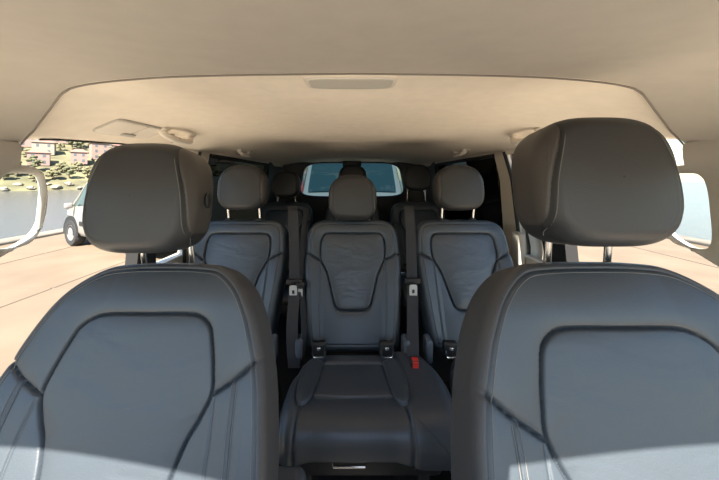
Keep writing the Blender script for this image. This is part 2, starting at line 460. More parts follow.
# ------------------------------------------------------------------ rear seats
def rear_seat():
    root = empty('rear_seat', (0, 1.15, FLOOR)); ox, oy, oz = root.location
    th = R(22); L = .58
    T = np.array([0, math.sin(th), math.cos(th)])
    base = np.array([0, 1.42 - oy, CZ - .205 - oz]) - T * L
    mp = plane_map(base, th)
    Re, Rn = .026, .04
    h = np.array([(0, 0), (.10, .001), (.165, .006), (.205, .03), (.226, .075), (.232, .14), (.233, .2), (.228, .3), (.218, .4), (.208, .5), (.195, .57), (.15, .583), (0, .585)])
    h[:, 1] = L - h[:, 1]
    o = resample(catmull(np.vstack([h, (h[::-1] * [-1, 1])[1:-1]]), 10, True), 260)
    tg = np.roll(o, -1, 0) - np.roll(o, 1, 0); tg /= np.linalg.norm(tg, axis=1)[:, None]
    ar = np.sum(o[:, 0] * np.roll(o[:, 1], -1) - np.roll(o[:, 0], -1) * o[:, 1])
    nr = np.stack([tg[:, 1], -tg[:, 0]], 1) * np.sign(ar)
    face = o - nr * Re; pipe = o - nr * (Re + .002)
    def D(p): q = np.array(p, float); q[:, 1] = L - q[:, 1]; return q
    ih = catmull(D([(0, .078), (.115, .078), (.142, .088), (.154, .115), (.156, .16), (.152, .2), (.136, .233), (.119, .268), (.104, .32), (.09, .37), (.078, .405), (.055, .421), (0, .423)]), 8)
    insert = np.vstack([ih, (ih[::-1] * [-1, 1])[1:-1]]); insc = np.vstack([insert, insert[:1]])
    seamR = catmull(D([(.152, .203), (.175, .193), (.2, .178), (.23, .155)]), 8)
    vertR = catmull(D([(.152, .21), (.153, .3), (.150, .42), (.145, .57)]), 8)
    mir = lambda q: q * [-1, 1]
    deep = [insc, seamR, mir(seamR)]
    soft = [np.vstack([pipe, pipe[:1]]), vertR, mir(vertR)]
    def nf(p):
        s = np.abs(p[:, 0]); t = p[:, 1]
        low = 1 / (1 + np.exp((t - .38) / .03))
        n = .010 * np.cos(np.clip(p[:, 0] / .26, -1, 1) * math.pi / 2) + .022 * low * np.clip((s - .13) / .08, 0, 1)
        n = n - .02 * np.clip((t - (L - .08)) / .08, 0, 1) ** 2
        dd = np.min([segdist(p, q) for q in deep], 0); ds = np.min([segdist(p, q) for q in soft], 0)
        return n - .009 * np.exp(-(dd / .0036) ** 2) - .004 * np.exp(-(ds / .0032) ** 2) + .008 * (1 - np.exp(-dd / .018))
    V, Q, C, Z, cf, cb = upholstery(face, (0, .3), nf, Re, Rn, .09, mp, 110, 380)
    cls = np.zeros(len(Q), int)
    cls[(Z == 0) & inside(C, insert)] = 1
    seamt = np.interp(np.abs(C[:, 0]), seamR[:, 0], seamR[:, 1])
    low = (Z == 0) & (C[:, 1] < seamt) & (np.abs(C[:, 0]) > np.interp(C[:, 1], vertR[::-1, 1], vertR[::-1, 0]))
    cls[low & (C[:, 0] < 0)] = 2; cls[low & (C[:, 0] > 0)] = 3
    made = split(V, Q, cls, {0: ('backrest', M['leather_plain'], None), 1: ('center_panel', M['leather_creased'], None), 2: ('side_bolster', M['leather_plain'], None), 3: ('side_bolster', M['leather_plain'], None)},
                 lambda k: root if k == 0 else 0, [(1, cf[::-1]), (0, cb)])
    # headrest centre z .. (-.043)
    headrest(root, (0, 1.385 - oy, CZ - .044 - oz), R(8), .121, .115, .032, .04, .095, .102, 40, 150, 3.0, .08, False, dome=.010, eb=4.2)
    for sg in (-1, 1):
        MB().tube([(sg * .080, 1.42 - oy, CZ - .12 - oz), (sg * .080, 1.445 - oy, CZ - .25 - oz)], .0062, 14).build('headrest_post', M['chrome'], root, label='chrome headrest post')
        fixn(MB().lathe([(0, -.02), (.017, -.02), (.017, .003), (.014, .006), (0, .006)], (sg * .080, 1.441 - oy, CZ - .212 - oz), 'z', 20).build('post_collar', M['black'], root))
        # hinge cover beside the foot of the backrest, anchors on the joint line
        MB().box((sg * .222, 1.175 - oy, CZ - .715 - oz), (.030, .07, .095), .012).build('hinge_cover', M['grey_plastic'], root, label='blue grey plastic hinge cover')
        a = MB().box((sg * .138, 1.148 - oy, CZ - .697 - oz), (.060, .03, .056), .008).build('child_seat_anchor', M['black'], root, label='black child seat anchor with chrome rim')
        pts = [(sg * .138 + x, 1.127 - oy, CZ - .697 - oz + z) for x, z in catmull([(-.024, .004), (-.023, -.018), (-.016, -.025), (0, -.026), (.016, -.025), (.023, -.018), (.024, .004)], 6)]
        MB().tube(pts, .0032, 8).build('anchor_rim', M['chrome'], a, label='bright rim')
        MB().box((sg * .138, 1.131 - oy, CZ - .692 - oz), (.016, .006, .014), .003).build('anchor_loop', M['chrome'], a, label='bright loop')
    return root

def rear_cushion(root, xl, xr, mid=None):
    """cushion with rolled front; local frame of root at (0,1.15,FLOOR)"""
    ox, oy, oz = 0, 1.15, FLOOR
    sp = [(.842, -.852), (.828, -.825), (.828, -.787), (.85, -.757), (.90, -.745), (1.0, -.742), (1.1, -.74), (1.17, -.735)]
    cm, CL = spine_map((0, -oy, CZ - oz), sp)
    w = (xr - xl) / 2; xc = (xr + xl) / 2
    Re = .02
    oc = [(-w + .03, 0.0), (-w + .008, .03), (-w + .0, .14), (-w + .004, .25), (-w + .03, CL - .09), (-w + .07, CL - .015), (-w + .10, CL)]
    oc = np.array(oc); full = np.vstack([oc, (oc[::-1] * [-1, 1])]); full[:, 0] += xc
    if mid is not None: xc = mid
    o = resample(catmull(full, 8, True), 260)
    cc = np.array([(xl + xr) / 2, CL / 2]); o = cc + (o - cc) * [1 - Re / w, 1 - Re / (CL / 2)]
    k = w / .24 if mid is None else 1.0
    eR, eL = (xr - xc) / k, (xc - xl) / k
    # seams drawn for a half width of .24
    tt = lambda d: CL - (1.17 - d)
    X = lambda a: xc + a * k
    leaf = []
    for sg in (-1, 1):
        pts = [(sg * .118, 1.13), (sg * .125, 1.05), (sg * .137, .96), (sg * .150, .925), (sg * .172, .905), (sg * .188, .925), (sg * .195, .98), (sg * .192, 1.05), (sg * .178, 1.11), (sg * .155, 1.145), (sg * .118, 1.13)]
        leaf.append(np.array([(X(a), tt(b)) for a, b in catmull(pts, 8)]))
    top = np.array([(X(a), tt(1.115)) for a in np.linspace(-.118, .118, 12)])
    cross = np.array([(X(a), tt(.945) - .0 + .004 * (a / .14) ** 2) for a in np.linspace(-.138, .138, 14)])
    dn = [np.array([(X(sg * .172), tt(.905)), (X(sg * .176), tt(.87)), (X(sg * .178), .09), (X(sg * .178), .0)]) for sg in (-1, 1)]
    lines = leaf + [top, cross] + dn
    def nf(p):
        s = (p[:, 0] - xc) / k
        n = .018 * np.clip((np.abs(s) - .11) / .07, 0, 1) ** 2
        n = n - .028 * np.clip((s - eR + .05) / .05, 0, 1) ** 2 - .028 * np.clip((-s - eL + .05) / .05, 0, 1) ** 2
        dd = np.min([segdist(p, q) for q in lines], 0)
        return n - .007 * np.exp(-(dd / .0045) ** 2) + .006 * (1 - np.exp(-dd / .018))
    V, Q, C, Z, cf, cb = upholstery(o, ((xl + xr) / 2, CL / 2), nf, Re, .03, .085, cm, 90, 260)
    cls = np.zeros(len(Q), int)
    cls[(Z == 0) & inside(C, leaf[0])] = 1; cls[(Z == 0) & inside(C, leaf[1])] = 2
    ins = (Z == 0) & (C[:, 1] > np.interp(C[:, 0], cross[:, 0], cross[:, 1])) & (C[:, 1] < tt(1.115)) & (np.abs(C[:, 0] - xc) < .118 * k + .012 * np.clip((tt(1.115) - C[:, 1]) / .17, 0, 1)) & (cls == 0)
    cls[ins] = 3
    made = split(V, Q, cls, {0: ('seat_cushion', M['leather_plain'], None), 1: ('side_bolster', M['leather_plain'], None), 2: ('side_bolster', M['leather_plain'], None), 3: ('center_panel', M['leather'], None)},
                 lambda q: root if q == 0 else 0, [(0, cf[::-1]), (3, cf[::-1]), (0, cb)])
    off = []
    for q in leaf: off.append(cc + 0 + (q - q.mean(0)) * .93 + q.mean(0) - cc)
    thread('stitching', off + [top - [0, .006], cross + [0, .006]] + [q + [.005 * (1 if q[0, 0] > xc else -1), 0] for q in dn], nf, cm, made[0], r=.0009)
    return made[0], cm

def seat_base(root, xl, xr, lever=False):
    oy, oz = 1.15, FLOOR
    zt_ = CZ - .862 - oz + .02
    b = MB().box(((xl + xr) / 2, 1.03 - oy, zt_ - .05), (xr - xl - .06, .33, .08), .02); b.build('seat_pan', M['black'], root)
    for sg in (-1, 1):
        x = (xl + xr) / 2 + sg * (xr - xl) * .36
        MB().box((x, 1.05 - oy, (zt_ - .06) / 2), (.04, .26, zt_ - .05), .01).build('seat_leg', M['black'], root)
    if lever:
        MB().tube([(-.062, .850 - oy, CZ - .862 - oz), (-.058, .836 - oy, CZ - .862 - oz), (.036, .836 - oy, CZ - .862 - oz), (.040, .850 - oy, CZ - .868 - oz)], .0045, 10).build('release_bar', M['chrome'], root, label='bright metal release bar')

G2 = None
proto = rear_seat()
# copies of the bare seat (backrest, headrest...) first, cushions after
def shift_head(seat, dz, dy=0):
    for ch in seat.children:
        if ch.name.startswith('headrest'):
            if ch.name.startswith('headrest_post') and dz < 0: continue
            ch.location = (ch.location[0], ch.location[1] + dy, ch.location[2] + dz)
seats = [proto]
for k in range(5): seats.append(copy_tree(proto))
mid, lft, rgt, l3, m3, r3 = seats
mid.location.x = .003; lft.location = (-.552, 1.15, FLOOR); rgt.location = (.540, 1.15, FLOOR)
l3.location = (-.575, 2.17, FLOOR); m3.location = (.005, 2.17, FLOOR); r3.location = (.565, 2.17, FLOOR)
tag(mid, 'middle seat of the second row, black leather with its headrest pushed right down', 'car seat')
tag(lft, 'second row seat behind the left front seat, chrome headrest posts showing', 'car seat')
tag(rgt, 'second row seat behind the right front seat, beside the cream pillar', 'car seat')
tag(l3, 'last row seat seen dark behind the left seat of the second row', 'car seat')
tag(m3, 'last row middle seat hidden but for its black headrest in the rear window', 'car seat')
tag(r3, 'last row seat seen dark beside the right edge of the rear window', 'car seat')
shift_head(mid, -.050); shift_head(l3, -.005); shift_head(r3, .055); shift_head(m3, .05)
cu, cmm = rear_cushion(mid, -.232, .338, mid=0.0); seat_base(mid, -.23, .31, True)
cu2, _ = rear_cushion(lft, -.255, .285); seat_base(lft, -.25, .28)
cu3, _ = rear_cushion(rgt, -.192, .25); seat_base(rgt, -.2, .25)
rear_cushion(l3, -.235, .235); seat_base(l3, -.23, .23)
for ch in list(l3.children):
    if ch.name.split('.')[0] in ('seat_cushion', 'seat_pan', 'seat_leg'):
        for s in (m3, r3): copy_tree(ch, s)
oy, oz = 1.15, FLOOR
bk = MB().box((.238, 1.075 - oy, CZ - .738 - oz), (.036, .03, .09), .008).build('belt_buckle', M['black'], mid)
bk.rotation_euler = (0, 0, 0)
MB().box((.238, 1.0595 - oy, CZ - .712 - oz), (.022, .008, .032), .003).build('release_button', M['red'], bk, label='red release button')
MB().box((.238, 1.072 - oy, CZ - .693 - oz), (.024, .018, .006), .002).build('release_button', M['red'], bk, label='red release button')

# ------------------------------------------------------------------ seat belts
def ribbon(path, w, th=.0016, twist=None):
    """flat strap along a path; width lies along direction given per point (unit vectors)"""
    p = np.array(path, float); n = len(p); tg = np.gradient(p, axis=0); tg /= np.linalg.norm(tg, axis=1)[:, None]
    wd = np.array(twist if twist is not None else [(1, 0, 0)] * n, float); wd /= np.linalg.norm(wd, axis=1)[:, None]
    nn = np.cross(tg, wd); nn /= np.linalg.norm(nn, axis=1)[:, None]
    b = MB()
    A = np.stack([p - wd * w / 2 - nn * th, p - wd * w / 2 + nn * th, p + wd * w / 2 + nn * th, p + wd * w / 2 - nn * th], 1)
    b.grid(A, True); b.f.append((0, 1, 2, 3)); k = 4 * (n - 1); b.f.append((k + 3, k + 2, k + 1, k))
    return b

def belt(pts, w, label, tongue_at, wd=(1, 0, 0), big=1.0):
    c = catmull(pts, 12); root = empty('seat_belt', tuple(c[-1]), 0, label, 'seat belt')
    q = c - c[-1]
    fixn(ribbon(q, w, twist=[wd] * len(q)).build('webbing', M['webbing'], root, smooth=False))
    i = int(np.argmin(np.abs(c[:, 2] - tongue_at))); t = q[i]
    wv = np.array(wd)
    tb = MB().box((t[0], t[1] - .008, t[2]), (.056 * big * abs(wv[0]) + .016, .018 + .05 * abs(wv[1]), .026), .006).build('tongue', M['black'], root)
    # metal blade with its slot
    o = superell(.0175 * big, .026, 5, 40); inn = superell(.006 * big, .009, 4, 40) + [0, -.004]
    ring = lambda s, y: [(t[0] + a * (abs(wv[0]) + .25 * abs(wv[1])), t[1] + y, t[2] - .034 + b) for a, b in s]
    G = np.array([ring(inn, -.0275), ring(inn, -.0305), ring(o, -.0305), ring(o, -.0275), ring(inn, -.0275)])
    fixn(MB().grid(G, True).build('tongue_blade', M['light_plastic'], tb, smooth=False, label='metal blade with slot'))
    return root

def B(px, py, d): return P(px, py, d)
belt([B(292, 206, 1.45), B(293, 214, 1.415), B(294, 240, 1.36), B(294.5, 285, 1.27), B(292, 330, 1.18), B(294, 368, 1.13)], .048,
     'wide dark seat belt with metal tongue hanging left of the second row middle seat', B(294, 281, 1.27)[2])
belt([B(306, 208, 1.46), B(305, 216, 1.425), B(303, 240, 1.375), B(301.5, 283, 1.285), B(304, 330, 1.19), B(301, 366, 1.14)], .03,
     'narrow twisted seat belt against the left edge of the second row middle seat', B(301.5, 283, 1.285)[2], (.5, .85, 0), .8)
belt([B(409, 206, 1.45), B(409.5, 214, 1.415), B(411, 240, 1.36), B(412, 284, 1.27), B(412.5, 320, 1.20), B(413, 356, 1.12)], .048,
     'dark seat belt hanging between the middle and right seats above the red buckle', B(412, 282, 1.27)[2])

# ------------------------------------------------------------------ cabin shell
XW = .83
def smooth_interp(y, h, xs, zs): return np.mean([np.interp(np.asarray(y) + k, xs, zs) for k in np.linspace(-h, h, 11)], 0)
def zedge(y): return smooth_interp(y, .05, [-.3, .3, .55, .66, .76, 1.0, 1.5, 2.0, 3.4], [.03, .055, .075, .09, .108, .124, .142, .155, .15])
def zcrown(y): return smooth_interp(y, .12, [-.6, -.2, .2, .45, .60, 1.2, 2.4, 3.1, 3.5], [.05, .115, .168, .207, .229, .225, .214, .205, .185])
def xedge(y): return np.interp(y, [-.3, 3.5], [XW, XW - .02])
def ceil_z(x, y):
    a = np.abs(x) / xedge(y)
    z = zcrown(y) - (zcrown(y) - zedge(y)) * np.clip(a, 0, 1.1) ** 4.6
    sm = lambda v, e0, e1: (lambda t: t * t * (3 - 2 * t))(np.clip((v - e0) / (e1 - e0), 0, 1))
    bow = .18 * (x / .6) ** 2
    b = sm(y + bow, 1.18, 1.45) * (1 - sm(np.abs(x), .38, .60))
    b2 = sm(y + bow, 1.58, 1.86) * (1 - sm(np.abs(x), .33, .48))
    return z - .011 * b + .010 * b2
def yseam(x):
    a = np.abs(x)
    return np.interp(a, [0, .31, .45, .54, .575, .61, .645, .685, .73, .78, .83, .9], [.566, .577, .576, .571, .573, .588, .610, .635, .660, .685, .70, .705])
def header_front(x):
    y = -.135 + .115 * x if x > 0 else -.172 - .18 * x
    t = min(1, max(0, (abs(x) - .17) / .03)); return -.34 * (1 - t) + y * t  # unseen middle tongue, added forward to shade armrest and cushion
def surf(y0f, y1, nx, ny, dz=0, ov=.0):
    xs = np.linspace(-1, 1, nx); A = np.zeros((ny, nx, 3))
    for i in range(ny):
        f = i / (ny - 1)
        for j in range(nx):
            xx = xs[j] * (XW + .005)
            a, b = (y0f(xx), y1(xx))
            y = a + (b - a) * f; x = xs[j] * (xedge(y) + .002)
            A[i, j] = (x, y, CZ + ceil_z(x, y) + dz)
    return A
def shell(name, A, m, th):
    ny, nx = A.shape[:2]
    o = MB().grid(A).build(name, m)
    md = o.modifiers.new('thickness', 'SOLIDIFY'); md.thickness = th; md.offset = 1
    return o
A = surf(lambda x: yseam(x) + .0, lambda x: 3.32, 121, 150)
c_ = shell('ceiling', A, M['headliner'], .03); tag(c_, kind='structure')
# front header: its trailing edge is rolled up against the headliner
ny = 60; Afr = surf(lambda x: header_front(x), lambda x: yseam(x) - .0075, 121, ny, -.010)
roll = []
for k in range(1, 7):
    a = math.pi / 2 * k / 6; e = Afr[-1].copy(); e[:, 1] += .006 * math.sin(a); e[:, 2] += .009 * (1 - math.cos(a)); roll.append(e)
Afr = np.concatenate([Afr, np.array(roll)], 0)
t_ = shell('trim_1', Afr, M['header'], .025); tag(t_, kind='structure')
# dark welt tube along the rolled edge
b = MB(); xs = np.linspace(-XW, XW, 140)
b.tube([(x, yseam(x) + .0005, CZ + ceil_z(np.array(x), yseam(x)) - .0105) for x in xs], .0021, 8)
tag(b.build('trim_2', M['seamline']), kind='structure')
# rubber seals along the tops of the side openings
for sg, nme in ((-1, 'trim_3'), (1, 'trim_4')):
    ys = np.linspace(.74, 1.5, 40); b = MB()
    b.tube([(sg * (xedge(y) + .002), y, CZ + zedge(y) - .002) for y in ys], .0028, 8)
    tag(b.build(nme, M['rubber']), kind='structure')

def xwall(z): return np.interp(z, [-1.2, -.9, -.35, .0, .18], [.86, .88, .885, .85, .80])
def panel(name, sg, poly, m, th=.05, rows=None, bev=True):
    """curved side panel: polygon in (y,z rel cam); thickness outwards"""
    poly = np.array(poly, float)
    n = len(poly); b = MB(); v = []
    for h in (0, th):
        for y, z in poly: v.append((sg * (xwall(z) + h), y, CZ + z))
    f = [tuple(range(n)), tuple(reversed(range(n, 2 * n)))] + [((i + 1) % n, i, n + i, n + (i + 1) % n) for i in range(n)]
    b.add(v, f); o = fixn(b.build(name, m, smooth=False)); tag(o, kind='structure'); return o
def strip_poly(f0, f1, z0, z1, n=14):
    zz = np.linspace(z0, z1, n)
    return [(f0(z), z) for z in zz] + [(f1(z), z) for z in zz[::-1]]
lin = lambda z, a, b: np.interp(z, [-.5, .2], [a, b])
tn = 5
for sg, side in ((-1, 'left'), (1, 'right')):
    # lower side wall from the middle pillar back
    panel('wall_' + side, sg, strip_poly(lambda z: 1.14, lambda z: 3.32, -1.15, -.40), M['cream'], .05)
    panel(f'trim_{tn}', sg, strip_poly(lambda z: lin(z, 1.15, 1.16), lambda z: lin(z, 1.27, 1.24), -1.15, .135), M['black'], .05); tn += 1     # B pillar
    panel(f'trim_{tn}', sg, strip_poly(lambda z: lin(z, 1.475, 1.50), lambda z: lin(z, 1.64, 1.60), -.45, .165), M['cream'], .035); tn += 1   # C pillar
    panel(f'trim_{tn}', sg, strip_poly(lambda z: lin(z, 2.72, 2.74), lambda z: 3.37, -.9, .19), M['black'], .035); tn += 1                      # D pillar
    # seal along the edge of the sliding door
    b = MB(); b.tube([(sg * (xwall(z) - .002), lin(z, 1.468, 1.493), CZ + z) for z in np.linspace(-.45, .14, 20)], .009, 8)
    tag(b.build(f'trim_{tn}', M['rubber']), kind='structure'); tn += 1
    # window top rail of the rear part
    panel(f'trim_{tn}', sg, strip_poly(lambda z: 1.1, lambda z: 3.3, .125, .20, 4), M['cream'], .04); tn += 1
    b = MB(); b.tube([(sg * (xwall(.125) - .004), y, CZ + .128) for y in np.linspace(1.6, 2.75, 12)], .012, 8)
    tag(b.build(f'trim_{tn}', M['rubber']), kind='structure'); tn += 1
o = MB().box((.862, 1.455, CZ - .365), (.035, .085, .17), .012).build(f'trim_{tn}', M['greytrim']); tn += 1; tag(o, kind='structure')
wn = 1
for sg in (-1, 1):
    for y0, y1, m in ((1.255, 1.49, M['clear']), (1.6, 2.74, M['tint'])):
        zz = np.linspace(-.41, .15, 10)
        A = np.array([[(sg * (xwall(z) + .022), y, CZ + z) for y in np.linspace(y0, y1, 6)] for z in zz])
        o = MB().grid(A).build(f'window_{wn}', m); tag(o, kind='structure'); wn += 1
# front pillars with the small rounded quarter windows
def quarter(sg, nm):
    outer = catmull([(.60, .095), (.66, .092), (.690, .086), (.676, .055), (.684, .036), (.735, .028), (.765, -.008), (.776, -.06), (.772, -.115), (.752, -.155), (.70, -.185), (.62, -.235), (.50, -.33), (.40, -.36), (.38, -.26), (.42, -.1), (.48, .04), (.54, .09)], 10, True)
    N_ = 200; o = resample(outer, N_)
    yc, zc, hy, hz = .714, -.082, .050, .096
    hole = superell(hy, hz, 4.2, 400); hole[:, 0] += .0
    # slanted front edge
    hole = hole + np.array([yc, zc])
    hole[:, 0] += -(.10) * 0
    # match by angle around the hole centre
    ao = np.arctan2(o[:, 1] - zc, o[:, 0] - yc); ah = np.arctan2(hole[:, 1] - zc, hole[:, 0] - yc)
    idx = [int(np.argmin(np.abs(np.angle(np.exp(1j * (ah - a)))))) for a in ao]
    h = hole[idx]
    X = lambda z: xwall(z) - .012
    def ring(q, dx): return [(sg * (X(z) + dx), y, CZ + z) for y, z in q]
    hin = lambda g: np.array([yc, zc]) + (h - [yc, zc]) * g
    oin = lambda g: h + (o - h) * g
    dirn = (o - h) / np.linalg.norm(o - h, axis=1)[:, None]
    oab = lambda d: h + dirn * d
    G = [ring(hin(.975), .012), ring(hin(.985), .007), ring(h * 1.0, .003), ring(oab(.003), .0), ring(oab(.007), -.002), ring(oin(.5), -.004), ring(oin(.8), -.003), ring(oin(.93), .0), ring(oin(.985), .007), ring(oin(1.0), .018), ring(oin(1.0), .022), ring(hin(.975), .012)]
    ob = fixn(MB().grid(np.array(G), True).build(nm, M['greytrim'])); tag(ob, kind='structure')
    q = superell(hy * .98, hz * .98, 4.2, 60) + [yc, zc]
    b = MB(); b.add(ring(q, .009), [tuple(range(60))])
    return b
for sg in (-1, 1):
    b = quarter(sg, f'trim_{tn}'); tn += 1
    tag(b.build(f'window_{wn}', M['clear']), kind='structure'); wn += 1

# floor, dashboard, tailgate
tag(MB().box((0, 1.45, FLOOR - .04), (1.76, 3.9, .08)).build('floor', M['carpet'], smooth=False), kind='structure')
b = MB(); prof = catmull([(-.50, -1.1), (-.44, -.75), (-.42, -.52), (-.48, -.42), (-.62, -.38), (-.85, -.37), (-1.05, -.40)], 8)
A = np.array([[(x, y, CZ + z) for y, z in prof] for x in np.linspace(-.84, .84, 20)])
tag(fixn(b.grid(A).build(f'trim_{tn}', M['dash'])), kind='structure'); tn += 1
# tailgate: frame with rounded window
def tailgate():
    global tn
    y = 3.32
    o = resample(np.array([(-.86, -1.1), (.86, -1.1), (.88, -.35), (.80, .21), (-.80, .21), (-.88, -.35)]), 240)
    zc = -.022
    ins = superell(.635, .197, 6, 600); ins[:, 1] += zc; ins[:, 0] *= 1 - .12 * (ins[:, 1] - zc + .197) / .394
    ao = np.arctan2(o[:, 1] - zc, o[:, 0]); ah = np.arctan2(ins[:, 1] - zc, ins[:, 0])
    h = ins[[int(np.argmin(np.abs(np.angle(np.exp(1j * (ah - a)))))) for a in ao]]
    ring = lambda q, dy: [(a, y + dy, CZ + b) for a, b in q]
    G = [ring(h, .06), ring(h, .008), ring(h + (o - h) * .06, 0), ring(o, 0), ring(o, .06), ring(h, .06)]
    tag(fixn(MB().grid(np.array(G), True).build('wall_back', M['black'])), kind='structure')
    tag(MB().add(ring(superell(.66, .215, 6, 80) + [0, zc], .03), [tuple(range(80))]).build(f'window_{wn}', M['reartint']), kind='structure')
tailgate()
o = MB().box((.0, 3.285, CZ + .17), (.22, .07, .085), .02).build('brake_lamp_housing', M['black'])
tag(o, 'black brake lamp housing at the top middle of the rear window', 'lamp')

# ------------------------------------------------------------------ things on the ceiling
def ceil_frame(x, y):
    e = .004
    z = lambda a, b: float(CZ + ceil_z(np.array(a), np.array(b)))
    dx = Vector((2 * e, 0, z(x + e, y) - z(x - e, y))).normalized(); dy = Vector((0, 2 * e, z(x, y + e) - z(x, y - e))).normalized()
    n = dx.cross(dy).normalized()    # up
    return Vector((x, y, z(x, y))), dx, dy, -n
def on_ceiling(st, h):               # (x,y) list -> points h below the headliner
    out = []
    for x, y in st:
        p, _, _, n = ceil_frame(x, y); out.append(p + n * h)
    return out
def plate(root, o, inner_rings, m, name, parent, h0, h1, r=.006, label=None):
    """a slab following the ceiling: outline o (x,y)"""
    o = np.asarray(o); c = o.mean(0); G = []
    sc_ = lambda q, d: c + (q - c) * (1 - d / np.linalg.norm(q - c, axis=1).mean())
    loc = Vector(root.location)
    for ins, h in ((0, h0), (0, h1 - r * .6), (r * .3, h1 - r * .15), (r, h1)): G.append([p - loc for p in on_ceiling(sc_(o, ins), h)])
    for f in (.66, .33, .03): G.append([p - loc for p in on_ceiling(c + (sc_(o, r) - c) * f, h1)])
    b = MB().grid(np.array([[tuple(q) for q in g] for g in G]), True)
    k = len(o); b.f.append(tuple(range((len(G) - 1) * k, len(G) * k)))
    return fixn(b.build(name, m, parent, label=label))
# dome lamp
lamp = empty('dome_lamp', (-.003, .655, CZ + float(ceil_z(np.array(0.), np.array(.655)))), 0, 'long oval dome lamp in the ceiling just behind the seam', 'lamp')
o = superell(.106, .048, 6, 90); o = o + [-.003, .655]
plate(lamp, o, 0, M['cream'], 'frame', lamp, -.003, .0055, .004)
o = superell(.098, .041, 5, 90) + [-.003, .655]
plate(lamp, o, 0, M['lens'], 'lens', lamp, .003, .0075, .004, label='greyish lens')

def grab_handle(x, y, ln, label, grp=None):
    p0, dx, dy, dn = ceil_frame(x, y)
    root = empty('grab_handle', p0, 0, label, 'grab handle')
    sg = 1 if x > 0 else -1
    def Q(u, w, h):   # u along y, w outward, h below
        a, b_ = x + sg * w, y + u
        p, _, _, n = ceil_frame(a, b_); return p + n * h - p0
    for s in (-1, 1):
        o = superell(.024, .020, 4, 30) + [x, y + s * ln / 2]
        plate(root, o, 0, M['cream'], 'mount', root, -.003, .008, .004)
    path = catmull([Q(-ln / 2, 0, .004), Q(-ln / 2 * .92, -.004, .022), Q(-ln / 2 * .6, -.010, .034), Q(0, -.012, .037), Q(ln / 2 * .6, -.010, .034), Q(ln / 2 * .92, -.004, .022), Q(ln / 2, 0, .004)], 6)
    MB().tube([tuple(p) for p in path], [.012 if 4 < i < len(path) - 5 else .0145 for i in range(len(path))], 14).build('grip', M['cream'], root)
    hk = catmull([Q(.0, .028, .0), Q(.0, .028, .018), Q(-.004, .024, .030), Q(-.012, .02, .026)], 5)
    MB().tube([tuple(p) for p in hk], .005, 8).build('coat_hook', M['greytrim'], root)
    o = superell(.016, .018, 4, 30) + [x + sg * .028, y]
    plate(root, o, 0, M['greytrim'], 'hook_plate', root, -.003, .006, .003)
    return root
grab_handle(-.700, 1.115, .17, 'beige grab handle over the left front seat, behind the ceiling flap')
grab_handle(.700, 1.115, .17, 'beige grab handle just above and left of the right front headrest')
grab_handle(-.72, 1.86, .17, 'small beige grab handle above the left headrest of the second row')
grab_handle(.72, 1.86, .17, 'small beige grab handle above the right headrest of the second row')
fl = empty('ceiling_flap', (-.733, .94, CZ + float(ceil_z(np.array(-.733), np.array(.94)))), 0, 'flat rectangular beige flap in the ceiling above the left front headrest', 'flap')
o = superell(.046, .112, 9, 90) + [-.733, .94]
plate(fl, o, 0, M['greytrim'], 'frame', fl, -.003, .004, .003)
o = superell(.041, .060, 9, 70) + [-.733, .893]; plate(fl, o, 0, M['cream'], 'cover', fl, .002, .0065, .003)
o = superell(.041, .042, 9, 70) + [-.733, 1.002]; plate(fl, o, 0, M['cream'], 'cover', fl, .002, .0065, .003)
o = superell(.007, .030, 4, 30) + [-.762, .95]; plate(fl, o, 0, M['greytrim'], 'finger_grip', fl, .004, .010, .003)

# ------------------------------------------------------------------ outside: quay, sea, shore
M['paving'] = mat('pale paving', (0.155, 0.116, 0.080), 0.9, spec=0.2, vary=.12, vscale=1.2, bump=.4, bscale=30)
M['joint'] = mat('paving joint', (0.13, 0.10, 0.072), 0.9)
M['stone'] = mat('quay stone', (0.17, 0.145, 0.115), 0.9, vary=.2, vscale=2)
M['sea'] = mat('sea water', (0.085, 0.08, 0.07), 0.22, spec=0.5, bump=1.0, bscale=1.6, detail=6)
M['sea'].node_tree.nodes['Bump'].inputs['Distance'].default_value = .12
M['hillside'] = mat('dry hillside', (0.115, 0.105, 0.055), 0.95, vary=.4, vscale=.15)
M['rock'] = mat('shore rock', (0.20, 0.175, 0.14), 0.95, vary=.25, vscale=1.0)
M['foliage'] = mat('foliage', (0.085, 0.085, 0.04), 0.8, vary=.45, vscale=1.2)
M['foliage2'] = mat('olive foliage', (0.12, 0.11, 0.055), 0.8, vary=.4, vscale=1.2)
M['bark'] = mat('bark', (0.12, 0.08, 0.05), 0.9)
M['wall_pink'] = mat('pink render', (0.22, 0.145, 0.125), 0.9, vary=.1)
M['wall_cream'] = mat('cream render', (0.22, 0.185, 0.145), 0.9, vary=.1)
M['wall_salmon'] = mat('salmon render', (0.22, 0.16, 0.13), 0.9, vary=.1)
M['tile'] = mat('roof tile', (0.19, 0.11, 0.085), 0.9, vary=.2)
M['housewin'] = mat('dark window', (0.08, 0.09, 0.10), 0.2)

